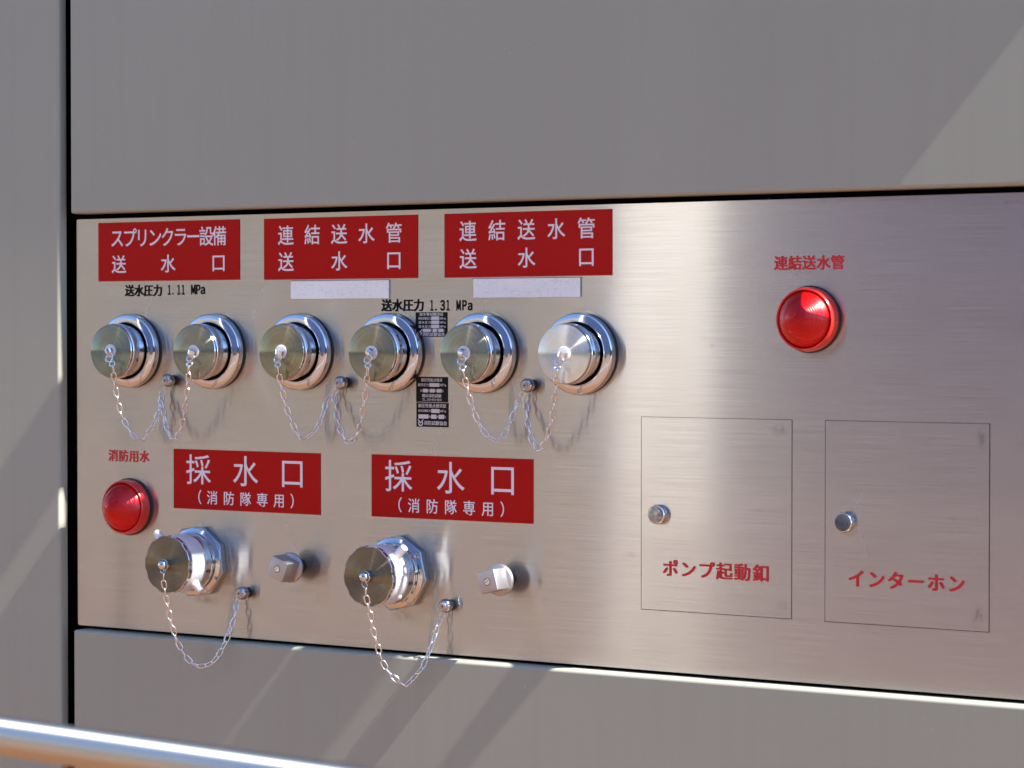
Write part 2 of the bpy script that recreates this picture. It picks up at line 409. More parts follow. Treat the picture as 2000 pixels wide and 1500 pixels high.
for k, (d, lab) in enumerate(((D1, 'flush steel door lettered in red for the pump start button'), (D2, 'flush steel door lettered in red for the intercom'))):
    bm = bmesh.new(); gp = .0006
    x0, x1, z0, z1 = d[0]+gp, d[1]-gp*2.2, d[2]+gp*1.3, d[3]-gp
    dep = Vector(((d[0]+d[1])/2, .0003, (d[2]+d[3])/2))
    box(bm, x0-dep.x, x1-dep.x, -.0000, .004, z0-dep.z, z1-dep.z)
    o = fin(bm, 'door', M['steel'], sp, loc=dep-Vector(sp.location)); o['label'] = lab
    doors.append((o, dep))
def lock(door, dep, X, Z, dark):
    bm = bmesh.new(); o_ = (X-dep.x, Z-dep.z)
    lathe(bm, [(0, .0128), (.0035, .0128), (.0045, .0122), (.0085, .0122), (.0094, .0115), (.0094, .0108), (.0090, .0106)], 48, o_)
    lk = fin(bm, 'lock_knob', M['chrome'], door, smooth=35)
    bm = bmesh.new(); lathe(bm, [(.0085, .0105), (.0092, .0105), (.0095, .0098), (.0098, .006), (.0099, .0005)], 40, o_)
    f = fin(bm, 'lock_face', M['lock_dark'] if dark else M['lock'], lk, smooth=35)
lock(*doors[0], -1.7047, 1.2108, False)
lock(*doors[1], -1.4420, 1.2110, True)
bm = bmesh.new(); dep = doors[0][1]
row(bm, 'ポンプ起動釦', -1.6884, -1.5589, 1.1339, .0238, .0226, .028, ox=dep.x, oz=dep.z, y=-.0007); letters(bm, M['red_print'], doors[0][0])
bm = bmesh.new(); dep = doors[1][1]
row(bm, 'インターホン', -1.4272, -1.2961, 1.1340, .0240, .0232, .028, ox=dep.x, oz=dep.z, y=-.0007); letters(bm, M['red_print'], doors[1][0])
so = Vector(sp.location)
def plabel(text_fn, material, label):
    bm = bmesh.new(); text_fn(bm); o = letters(bm, material, sp, loc=-so); o['label'] = label; return o
plabel(lambda b_: row(b_, '消防用水', -2.6228, -2.5634, 1.2556, .0192, .0180, .030, y=-.0005), M['red_print'], 'small red lettering above the lower left red lamp')
plabel(lambda b_: row(b_, '連結送水管', -1.5315, -1.4538, 1.5226, .0192, .0186, .030, y=-.0005), M['red_print'], 'small red lettering above the upper right red lamp')
def press(bm, X, Z, first, digs, sx):
    row(bm, '送水圧力', X, X+.0533*sx, Z, .0176*sx, .0174, .038, y=-.0005)
    for ch, a, b_, c, d in digs: fit(bm, ch, a, b_, c, d, (.040 if ch != '.' else .0), y=-.0005)
plabel(lambda b_: press(b_, -2.5904, 1.4966, 0, [('1', -2.5180, -2.5134, 1.4970, 1.5103), ('.', -2.5102, -2.5076, 1.4968, 1.4992), ('1', -2.5002, -2.4957, 1.4970, 1.5103), ('1', -2.4922, -2.4877, 1.4970, 1.5102),
    ('M', -2.4749, -2.4675, 1.4973, 1.5105), ('P', -2.4655, -2.4588, 1.4975, 1.5104), ('a', -2.4572, -2.4502, 1.4975, 1.5072)], 1.0), M['black_print'], 'black pressure lettering under the leftmost red sign')
plabel(lambda b_: press(b_, -2.1317, 1.4733, 0, [('1', -2.0594, -2.0552, 1.4725, 1.4862), ('.', -2.0520, -2.0490, 1.4722, 1.4748), ('3', -2.0430, -2.0366, 1.4725, 1.4862), ('1', -2.0332, -2.0289, 1.4727, 1.4862),
    ('M', -2.0170, -2.0108, 1.4727, 1.4858), ('P', -2.0074, -2.0013, 1.4729, 1.4859), ('a', -1.9985, -1.9922, 1.4727, 1.4824)], 1.0), M['black_print'], 'black pressure lettering between the two right hand red signs')

bm = bmesh.new()  # pale strips: wear lines, plus painted arcs of sunlight off the caps
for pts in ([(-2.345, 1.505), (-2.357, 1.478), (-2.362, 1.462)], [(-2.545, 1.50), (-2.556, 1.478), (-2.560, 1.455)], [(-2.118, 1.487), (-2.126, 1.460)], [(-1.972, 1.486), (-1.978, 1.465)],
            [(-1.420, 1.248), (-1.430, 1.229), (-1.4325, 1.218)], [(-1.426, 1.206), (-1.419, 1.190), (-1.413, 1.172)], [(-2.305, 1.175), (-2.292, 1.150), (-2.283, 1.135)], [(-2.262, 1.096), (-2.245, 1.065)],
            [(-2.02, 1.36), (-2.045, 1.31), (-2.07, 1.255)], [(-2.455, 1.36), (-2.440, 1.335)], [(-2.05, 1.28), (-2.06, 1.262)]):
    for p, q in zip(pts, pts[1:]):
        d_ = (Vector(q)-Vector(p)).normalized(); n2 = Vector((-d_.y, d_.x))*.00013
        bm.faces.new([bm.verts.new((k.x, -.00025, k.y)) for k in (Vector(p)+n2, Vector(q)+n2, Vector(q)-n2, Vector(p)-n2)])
sc_ = letters(bm, M['scratch_caustic'], sp, 'scratches_and_caustics', loc=-so); sc_['kind'] = 'stuff'

# ================================================================== RED SIGNS
def sign(cx, cz, w, h, rows_, label, group, tilt=0):
    e = empty('sign', (cx, 0, cz), label, 'sign', group)
    bm = bmesh.new(); box(bm, -w/2, w/2, -.0011, -.0001, -h/2, h/2); fin(bm, 'sign_face', M['red'], e)
    bm = bmesh.new()
    for a in rows_: row(bm, *a[:6], bold=a[6], y=-.00135)
    letters(bm, M['white_print'], e)
    e.rotation_euler = (0, R(tilt), 0)
    return e
UR = [('連結送水管', -.0924, .0924, .0080, .0286, .0290, .010), ('送', -.0922, -.0922, -.0287, .0286, .0283, .010), ('水', 0, 0, -.0287, .0286, .0283, .010), ('口', .0922, .0922, -.0287, .0286, .0283, .010)]
G1 = 'red water inlet signs along the top of the steel panel'
sign(-2.5180, 1.5598, .2632, .0855, [('スプリンクラー設備', -.0950, .0957, .0088, .0272, .0295, .010), ('送', -.0917, -.0917, -.0286, .0284, .0276, .010), ('水', .001, .001, -.0286, .0284, .0276, .010), ('口', .0940, .0940, -.0286, .0284, .0276, .010)],
     'red sign for the sprinkler water inlet, first of the three upper signs', G1)
sign(-2.2113, 1.5593, .2625, .0855, UR, 'red siamese inlet sign in the middle of the upper row, between two others', G1)
sign(-1.9055, 1.5595, .2612, .0855, UR, 'red inlet sign at the right end of the upper row, its right edge catching glare', G1, tilt=-.15)
LR = [('採', -.0855, -.0855, -.0033, .0473, .0462, .004), ('水', 0, 0, -.0033, .0473, .0462, .004), ('口', .0832, .0832, -.0033, .0473, .0462, .004),
      ('（', -.0895, -.0895, -.0332, .0205, .0213, .010), ('消防隊専用', -.0600, .0600, -.0332, .0207, .0208, .010), ('）', .0895, .0895, -.0332, .0205, .0213, .010)]
G2 = 'red water draw-off signs of the lower row'
sign(-2.3763, 1.2323, .2630, .0855, LR, 'red draw-off sign of the lower row beside the lower left red lamp', G2)
sign(-2.0262, 1.2336, .2616, .0852, LR, 'red draw-off sign of the lower row, below the stacked black stickers', G2)

# crazed white plates
def plate(x0, x1, z0, z1, label):
    e = empty('blank_plate', ((x0+x1)/2, 0, (z0+z1)/2), label, 'label', 'white crazed strips under the upper signs')
    w, h = (x1-x0)/2, (z1-z0)/2
    bm = bmesh.new(); box(bm, -w, w, -.0014, -.0004, -h, h, .0003, 1); fin(bm, 'plate_face', M['plate'], e)
    bm = bmesh.new(); box(bm, -w-.001, w+.0022, -.0004, -.0001, -h+.0002, h+.0009); fin(bm, 'adhesive_edge', M['adhesive'], e)
plate(-2.2955, -2.1279, 1.4893, 1.5140, 'white crazed blank strip under the middle upper red sign')
plate(-1.9898, -1.8228, 1.4892, 1.5144, 'white crazed blank strip under the rightmost upper red sign')

# ================================================================== BLACK STICKERS
def sticker(rect, px, texts, boxes, logo, label, group='black inspection stickers between the inlets'):
    X0, X1, Z0, Z1 = rect; a0, a1, b0, b1 = px
    cx, cz = (X0+X1)/2, (Z0+Z1)/2
    fx = lambda u: X0 + (u-a0)/(a1-a0)*(X1-X0) - cx
    fz = lambda v_: Z1 - (v_-b0)/(b1-b0)*(Z1-Z0) - cz
    e = empty('inspection_sticker', (cx, 0, cz), label, 'sticker', group)
    w, h = (X1-X0)/2, (Z1-Z0)/2
    bm = bmesh.new(); box(bm, -w, w, -.0005, -.0001, -h, h); fin(bm, 'sticker_film', M['sticker_black'], e)
    bm = bmesh.new()
    for s, u0, u1, v0, v1 in texts:
        n_ = len(s); pit = (u1-u0)/n_
        for i, ch in enumerate(s):
            if ord(ch) > 0x2fff:
                cw = min(pit*.94, (v1-v0)*1.05)
                c = u0 + pit*(i+.5)
                if n_ > 1: c = u0 + cw/2 + (u1-u0-cw)*i/(n_-1)
                hh = (fz(v0)-fz(v1))/.92; ww = (fx(cw)-fx(0))/.94
                put(bm, ch, lambda gx, gz: (fx(c) + (gx-.5)*ww, fz(v1) + (gz+.08)*hh), .012, -.00065)
            elif ch == '.': fit(bm, ch, fx(u0+pit*(i+.3)), fx(u0+pit*(i+.6)), fz(v1), fz(v1-3), .02, -.00065)
            elif ch == '-': fit(bm, ch, fx(u0+pit*(i+.1)), fx(u0+pit*(i+.9)), fz((v0+v1)/2+1.5), fz((v0+v1)/2-1.5), .02, -.00065)
            else:
                top = v0 if ch != 'a' else v0 + (v1-v0)*.28
                fit(bm, ch, fx(u0+pit*(i+.1)), fx(u0+pit*(i+.88)), fz(v1), fz(top), .01, -.00065)
    if logo:
        u0, u1, v0, v1 = logo; lx, lz = fx((u0+u1)/2), fz((v0+v1)/2-2); rr = (fx(u1)-fx(u0))/2
        def ribbon(pts, w0):
            for p, q in zip(pts, pts[1:]):
                d = (Vector(q)-Vector(p)).normalized(); n2 = Vector((-d.y, d.x))*w0/2; dd = d*w0*.15
                c = [Vector(p)+n2-dd, Vector(q)+n2+dd, Vector(q)-n2+dd, Vector(p)-n2-dd]
                bm.faces.new([bm.verts.new((lx+k.x*rr, -.00065-.00001*random.random(), lz+k.y*rr)) for k in c])
        ribbon([(.72*math.cos(a), -.15+.72*math.sin(a)) for a in [R(150+i*240/16) for i in range(17)]], .34)
        ribbon([(-.95, .95), (-.55, .55), (-.62, .2)], .25); ribbon([(.95, .95), (.55, .55), (.62, .2)], .25)
        ribbon([(-.5, .62), (0, -.22), (.5, .62)], .17)
        ribbon([(-.26, -.05), (0, .3), (.26, -.05)], .12)
    letters(bm, M['sticker_print'], e)
    bm = bmesh.new()
    for u0, u1, v0, v1 in boxes: box(bm, fx(u0), fx(u1), -.0007, -.0006, fz(v1), fz(v0))
    fin(bm, 'entry_field', M['field'], e)
sticker((-2.0838, -2.0319, 1.4369, 1.4701), (122, 467, 166, 433),
  [('放水等試験済証', 165, 425, 171, 205), ('耐圧試験圧力', 155, 291, 218, 246), ('MPa', 386, 452, 221, 246), ('送水圧力', 155, 291, 261, 290), ('MPa', 386, 452, 264, 289),
   ('放水圧力', 155, 291, 305, 335), ('MPa', 386, 452, 308, 333), ('年', 289, 307, 352, 376), ('月', 357, 371, 352, 376), ('日', 427, 440, 352, 376), ('消防試験協会', 197, 440, 384, 426)],
  [(293, 380, 212, 249), (293, 380, 256, 293), (293, 380, 301, 339), (200, 287, 345, 380), (310, 355, 345, 380), (372, 425, 345, 380)], (134, 192, 358, 420),
  'topmost black inspection sticker, between the fourth and fifth inlets under the pressure lettering')
sticker((-2.0829, -2.0311, 1.3490, 1.3829), (129, 473, 865, 1140),
  [('耐圧性能点検済', 185, 413, 880, 917), ('耐圧圧力', 150, 268, 935, 968), ('MPa', 389, 457, 938, 967), ('20', 173, 204, 1002, 1028), ('年', 259, 279, 1002, 1030), ('月', 334, 353, 1002, 1030), ('日', 410, 428, 1002, 1030),
   ('横浜消防試験', 195, 403, 1052, 1090), ('TEL.045-543-6640', 195, 408, 1100, 1127)],
  [(273, 383, 932, 972), (205, 257, 996, 1035), (280, 332, 996, 1035), (355, 408, 996, 1035)], None,
  'black inspection sticker with a telephone number, upper of the two touching')
sticker((-2.0826, -2.0302, 1.3155, 1.3482), (131, 480, 1146, 1412),
  [('耐圧性能点検済証', 155, 457, 1158, 1200), ('耐圧試験圧力', 155, 290, 1222, 1248), ('MPa', 391, 456, 1224, 1250), ('年', 269, 290, 1287, 1314), ('月', 352, 372, 1287, 1314), ('日', 437, 456, 1287, 1314), ('消防試験協会', 213, 465, 1346, 1392)],
  [(295, 385, 1215, 1258), (155, 265, 1277, 1322), (293, 350, 1277, 1322), (375, 435, 1277, 1322)], (149, 208, 1338, 1400),
  'black inspection sticker with a round emblem, lower of the two touching stickers')

# ================================================================== WATER INLETS WITH CAPS
ORD = ['leftmost water inlet with dull greenish chained cap, under the sprinkler sign',
       'second water inlet from the left, its chained cap turned and greenish',
       'third water inlet from the left, chained cap showing golden turning marks',
       'fourth water inlet from the left, left of the small black stickers',
       'fifth water inlet from the left, just right of the black stickers',
       'rightmost water inlet, its chained cap face bright and pale']
CAPX = [-2.5852, -2.4310, -2.2766, -2.1233, -1.9728, -1.8203]
EYE = [25, -20, -15, 60, 75, -12]
def inlet(i):
    e = empty('water_inlet', (CAPX[i], 0, 1.4157), ORD[i], 'water inlet', 'row of six capped water inlets')
    bm = bmesh.new(); lathe(bm, [(0.0001, .0520), (.0001, .0534), (.0030, .0534), (.0034, .0520)], 96, cap1=False)
    fin(bm, 'gasket', M['black_rubber'], e, smooth=30)
    bm = bmesh.new()
    lathe(bm, [(.0032, .0522), (.0040, .0532), (.0115, .0532), (.0130, .0528), (.0142, .0518), (.0149, .0506), (.0150, .0500), (.0152, .0496), (.0163, .0432), (.0169, .0428), (.0170, .0420), (.0166, .0414), (.0150, .0411), (.0050, .0411)], 128, cap1=False)
    fin(bm, 'flange', M['chrome'], e, smooth=22)
    bm = bmesh.new(); lathe(bm, [(.006, .0412), (.0065, .0380)], 64, cap1=False); fin(bm, 'inner_seal', M['black_rubber'], e)
    cape = bpy.data.objects.new('cap', None); COL.objects.link(cape); cape.parent = e; cape.empty_display_size = .01
    bm = bmesh.new()
    lathe(bm, [(.004, .0393), (.0300, .0393), (.0308, .0395), (.0322, .0393), (.0400, .0392), (.0408, .0394), (.0420, .0394), (.0428, .0388), (.0436, .0385), (.0468, .0385), (.0478, .0380)], 128, cap1=False)
    body = fin(bm, 'cap_body', M['chrome'], cape, smooth=22)
    bm = bmesh.new(); lathe(bm, [(.0478, .0380), (.0481, .0374), (.0481, .0200), (.0480, .0100), (.0480, .0005)], 128)
    fin(bm, 'cap_face', M['face_pale'] if i == 5 else M['face%d' % i], cape, smooth=30)
    # eyelet: round foot with a bent strap over the chain ring
    bm = bmesh.new()
    lathe(bm, [(.0479, .0098), (.0488, .0098), (.0495, .0092), (.0498, .0080), (.0500, .0005)], 40)
    fin(bm, 'eyelet_foot', M['cast'], cape, smooth=40)
    bm = bmesh.new(); a = R(EYE[i]); pts = []
    for k in range(13):
        u = -1 + 2*k/12
        px_, hh = .0068*u, .0494 + .0085*math.sqrt(max(0, 1-u*u))
        pts.append((px_*math.cos(a), -hh, px_*math.sin(a) - .0005))
    n0 = Vector((-math.sin(a), 0, math.cos(a)))
    ra, rb = [], []
    prev = None
    for k, p in enumerate(pts):
        u = -1 + 2*k/12
        out_ = Vector((math.cos(a)*u, -math.sqrt(max(0, 1-u*u)), math.sin(a)*u))
        wv = .0030; tk = .0022
        quad = [bm.verts.new(Vector(p)+n0*wv), bm.verts.new(Vector(p)-n0*wv), bm.verts.new(Vector(p)-n0*wv*.9-out_*tk), bm.verts.new(Vector(p)+n0*wv*.9-out_*tk)]
        if prev:
            for j in range(4): bm.faces.new((prev[j], prev[(j+1) % 4], quad[(j+1) % 4], quad[j]))
        prev = quad
    fin(bm, 'eyelet_strap', M['chain'], cape, smooth=50)
    cape.rotation_euler = ((0, 0, 0), (R(.3), 0, R(-.4)), (R(-.3), 0, R(.3)), (R(.2), 0, R(.5)), (0, 0, R(-.3)), (R(.2), 0, R(1.6)))[i]
    return e
for i in range(6): inlet(i)

# ================================================================== LOWER COUPLINGS
def coupling(X, Z, lugs, rot, label):
    e = empty('hose_coupling', (X, 0, Z), label, 'hose coupling', 'pair of lugged couplings in the lower row')
    bm = bmesh.new()
    a0 = R(30+rot)
    lathe(bm, [(0.0001, .0512), (.0008, .0522), (.0095, .0522), (.0108, .0506)], 8, cap1=True, cap0=True, ang0=a0)
    bmesh.ops.bevel(bm, geom=[e2 for e2 in bm.edges if abs(e2.verts[0].co.y-e2.verts[1].co.y) > .005], offset=.0015, segments=3, affect='EDGES', profile=.5)
    fin(bm, 'octagonal_nut', M['nut'], e, smooth=20)
    bm = bmesh.new()
    lathe(bm, [(.0106, .0478), (.0122, .0474), (.0136, .0440), (.0150, .0418), (.0180, .0412), (.0205, .0414), (.0212, .0424), (.0228, .0424), (.0236, .0412), (.0270, .0404), (.0330, .0402), (.0345, .0395)], 128, cap1=False)
    fin(bm, 'collar', M['chrome'], e, smooth=25)
    bm = bmesh.new()
    lathe(bm, [(.0335, .0395), (.0340, .0405), (.0360, .0410), (.0600, .0410), (.0622, .0404), (.0630, .0385), (.0630, .0370)], 96, cap1=True)
    fin(bm, 'cast_body', M['cast'], e, smooth=40)
    for ang, ln in lugs:
        bm = bmesh.new(); a = R(ang); d = Vector((math.cos(a), 0, math.sin(a))); p0 = d*.037; 
        pts = [p0, d*.044, d*(.041+ln-.0008), d*(.041+ln)]
        pts = [(p.x, -.0475, p.z) for p in pts]
        tube(bm, pts, [.0078, .0062, .0058, .0050], 24)
        fin(bm, 'lug', M['cast'], e, smooth=35)
    # notched cap disc
    bm = bmesh.new(); N = 9; seg = N*16; outl = []
    for k in range(seg):
        u = (k % 16)/16; a = 2*math.pi*k/seg + R(rot*1.7+8)
        r = .0411 if u < .60 else .0399
        outl.append((r, a))
    def ring(h, dr): return [bm.verts.new(((r+dr)*math.cos(a), -h, (r+dr)*math.sin(a))) for r, a in outl]
    rs = [ring(.0648, -.003), ring(.0650, -.0004), ring(.0655, 0), ring(.0712, 0), ring(.0718, -.0006)]
    for p, q in zip(rs, rs[1:]):
        for k in range(seg): bm.faces.new((p[k], p[(k+1) % seg], q[(k+1) % seg], q[k]))
    bm.faces.new(rs[0][::-1])
    inner = [bm.verts.new(((r-.0007)*math.cos(a), -.0718, (r-.0007)*math.sin(a))) for r, a in outl]
    for k in range(seg): bm.faces.new((rs[-1][k], rs[-1][(k+1) % seg], inner[(k+1) % seg], inner[k]))
    cp = fin(bm, 'notched_cap', M['chrome'], e, smooth=30)
    bm = bmesh.new(); vv = [bm.verts.new(((r-.0007)*math.cos(a), -.0718, (r-.0007)*math.sin(a))) for r, a in outl]
    v2 = [bm.verts.new((.012*math.cos(a), -.0719, .012*math.sin(a))) for r, a in outl]
    for k in range(seg): bm.faces.new((vv[k], vv[(k+1) % seg], v2[(k+1) % seg], v2[k]))
    bm.faces.new(v2)
    fin(bm, 'cap_face', M['face_dark'], cp, smooth=30)
    bm = bmesh.new()
    lathe(bm, [(.0715, .0084), (.0760, .0080), (.0782, .0078), (.0788, .0070), (.0786, .0064)], 40, cap1=False)
    lathe(bm, [(.0780, .0064), (.0800, .0069)] + [(.0810+.0070*math.sin(a), .0071*math.cos(a)+1e-5) for a in [math.pi/2*k/9 for k in range(10)]], 40)
    kn = fin(bm, 'centre_button', M['chrome'], cp, smooth=40)
    if len(lugs) and lugs[0][0] == 43:
        bm = bmesh.new(); a = R(-45); c = Vector((math.cos(a)*.040, -.041, math.sin(a)*.040))
        bmesh.ops.create_uvsphere(bm, u_segments=16, v_segments=10, radius=.0042, matrix=Matrix.Translation(c))
        fin(bm, 'rivet', M['cast'], e, smooth=60)
    return e
coupling(-2.4611, 1.1154, [(-42, .016), (133, .018)], 0, 'left hose coupling, lug pointing lower right, beside the lower red lamp')
coupling(-2.1116, 1.1163, [(43, .017), (222, .010)], 6, 'right hose coupling with one lug raised to the upper right')

# ================================================================== SQUARE HEADED DRAIN PLUGS
def plug(X, Z, ang, side, label):
    e = empty('drain_plug', (X, 0, Z), label, 'valve plug', 'square headed drain plugs')
    bm = bmesh.new(); lathe(bm, [(.0001, .011), (.0012, .011), (.0016, .010), (.0215, .0072)], 32, cap1=True); fin(bm, 'stem', M['groove'], e, smooth=30)
    bm = bmesh.new(); lathe(bm, [(.0195, .0195), (.0200, .0210), (.0228, .0213), (.0240, .0206), (.0258, .0165)], 72, cap0=True); fin(bm, 'collar', M['plug'], e, smooth=40)
    bm = bmesh.new(); s = side/2
    for h, k in ((.024, 1.09), (.0500, 1.0)):
        pass
    vb = [bm.verts.new((sx*s*1.05, -.0235, sz*s*1.05)) for sx, sz in ((-1,-1),(1,-1),(1,1),(-1,1))]
    vf = [bm.verts.new((sx*s, -.0520, sz*s)) for sx, sz in ((-1,-1),(1,-1),(1,1),(-1,1))]
    bm.faces.new(vf); bm.faces.new(vb[::-1])
    for k in range(4): bm.faces.new((vb[k], vb[(k+1) % 4], vf[(k+1) % 4], vf[k]))
    bmesh.ops.bevel(bm, geom=list(bm.edges), offset=.0011, segments=3, affect='EDGES', profile=.5)
    hd = fin(bm, 'square_head', M['plug'], e, smooth=30); hd.rotation_euler = (0, -R(ang), 0)
    bm = bmesh.new(); lathe(bm, [(.0519, .0052), (.0522, .0052), (.0522, .0045)], 32, cap1=False); fin(bm, 'screw_groove', M['groove'], hd, smooth=30)
    bm = bmesh.new(); lathe(bm, [(.0519, .0046), (.0524, .0044), (.0526, .0030), (.0522, .0014), (.0518, .0003)], 32); fin(bm, 'screw_head', M['chrome'], hd, smooth=30)
plug(-2.2811, 1.1164, -22, .0282, 'square headed plug turned like a diamond, right of the left coupling')
plug(-1.9342, 1.1166, 15, .0275, 'square headed plug tilted slightly, right of the right coupling')

# ================================================================== RED LAMPS
def lamp(X, Z, label):
    e = empty('indicator_lamp', (X, 0, Z), label, 'lamp', 'red indicator lamps')
    bm = bmesh.new(); lathe(bm, [(.0001, .0400), (.0001, .0415), (.0036, .0415), (.0042, .0405), (.0042, .038)], 96, cap1=False); fin(bm, 'gasket', M['black_rubber'], e, smooth=30)
    bm = bmesh.new(); lathe(bm, [(.0040, .0402), (.0165, .0388), (.0182, .0384), (.0190, .0376), (.0188, .0364), (.0172, .0352), (.0160, .0350), (.0160, .0300)], 112, cap1=False)
    fin(bm, 'bezel', M['bezel'], e, smooth=35)
    bm = bmesh.new(); prof = []
    n_ = 150
    for k in range(n_+1):
        u = k/n_                        # 1 at tip
        r = .0350*(1-u)
        base = .0150 + .0310*(math.cos(math.pi/2*min(1, (r/.0352)))**.78)
        if r < .030: base += .00030*math.cos(2*math.pi*r/.0021)
        prof.append((base, max(r, 1e-5)))
    lathe(bm, prof, 112)
    l = fin(bm, 'lens', M['lens'], e, smooth=80)
    # smooth outer shell: clear coat layer, its normals not rippled
    bm = bmesh.new(); prof = []
    for k in range(41):
        u = k/40; r = .0352*(1-u)
        prof.append((.0158 + .0312*(math.cos(math.pi/2*min(1, r/.0352))**.78), max(r, 1e-5)))
    lathe(bm, prof, 112)
    fin(bm, 'lens_shell', M['shell'], e, smooth=80)
m = bpy.data.materials.new('clear_red_shell'); m.use_nodes = True; t = m.node_tree
t.nodes.remove(t.nodes['Principled BSDF'])
tr = node(t, 'ShaderNodeBsdfTransparent'); tr.inputs[0].default_value = (1, .8, .8, 1)
gl = node(t, 'ShaderNodeBsdfAnisotropic'); gl.inputs['Roughness'].default_value = .16; gl.inputs['Anisotropy'].default_value = 0
fr = node(t, 'ShaderNodeFresnel'); fr.inputs[0].default_value = 1.33
mx = node(t, 'ShaderNodeMixShader'); link(t, fr.outputs[0], mx.inputs[0]); link(t, tr.outputs[0], mx.inputs[1]); link(t, gl.outputs[0], mx.inputs[2])
link(t, mx.outputs[0], t.nodes['Material Output'].inputs['Surface']); M['shell'] = m
M['lens'].node_tree.nodes['Principled BSDF'].inputs['Coat Weight'].default_value = 0.
lamp(-2.5904, 1.1886, 'red domed lamp at lower left under the small red lettering')
lamp(-1.4903, 1.4596, 'red domed lamp at upper right, alone above the two flush doors')

# ================================================================== CHAIN SCREWS
def screw(X, Z, label):
    e = empty('chain_screw', (X, 0, Z), label, 'screw', 'round headed chain screws')
    bm = bmesh.new(); lathe(bm, [(.0001, .0076), (.0016, .0076), (.0020, .0070), (.0070, .0070), (.0090, .0060)], 32, cap1=True); fin(bm, 'spacer', M['black_rubber'], e, smooth=30)
    bm = bmesh.new()
    lathe(bm, [(.0125+.0096*math.sin(R(a_)), .0096*math.cos(R(a_))) for a_ in range(-60, 55, 8)] + [(.0200, .0054)], 40, cap1=True, cap0=True)
    h = fin(bm, 'head', M['dark_steel'], e, smooth=40)
    bm = bmesh.new(); lathe(bm, [(.0198, .0052), (.0206, .0050), (.0212, .0038), (.0214, .0005)], 32); s = fin(bm, 'screw_face', M['plug'], h, smooth=40)
    bm = bmesh.new(); box(bm, -.0020, .0020, -.02165, -.0206, -.0005, .0005); box(bm, -.0005, .0005, -.02162, -.0206, -.0020, .0020); fin(bm, 'cross_slot', M['black_rubber'], h)
SCR = [(-2.5076, 1.3736), (-2.2003, 1.3736), (-1.8962, 1.3736), (-2.3728, 1.0752), (-2.0262, 1.0766)]
for (x, z), lab in zip(SCR, ['chain screw between the first and second inlets', 'chain screw between the third and fourth inlets', 'chain screw between the fifth and sixth inlets',
                             'chain screw at the lower right of the left coupling', 'chain screw at the lower right of the right coupling']): screw(x, z, lab)

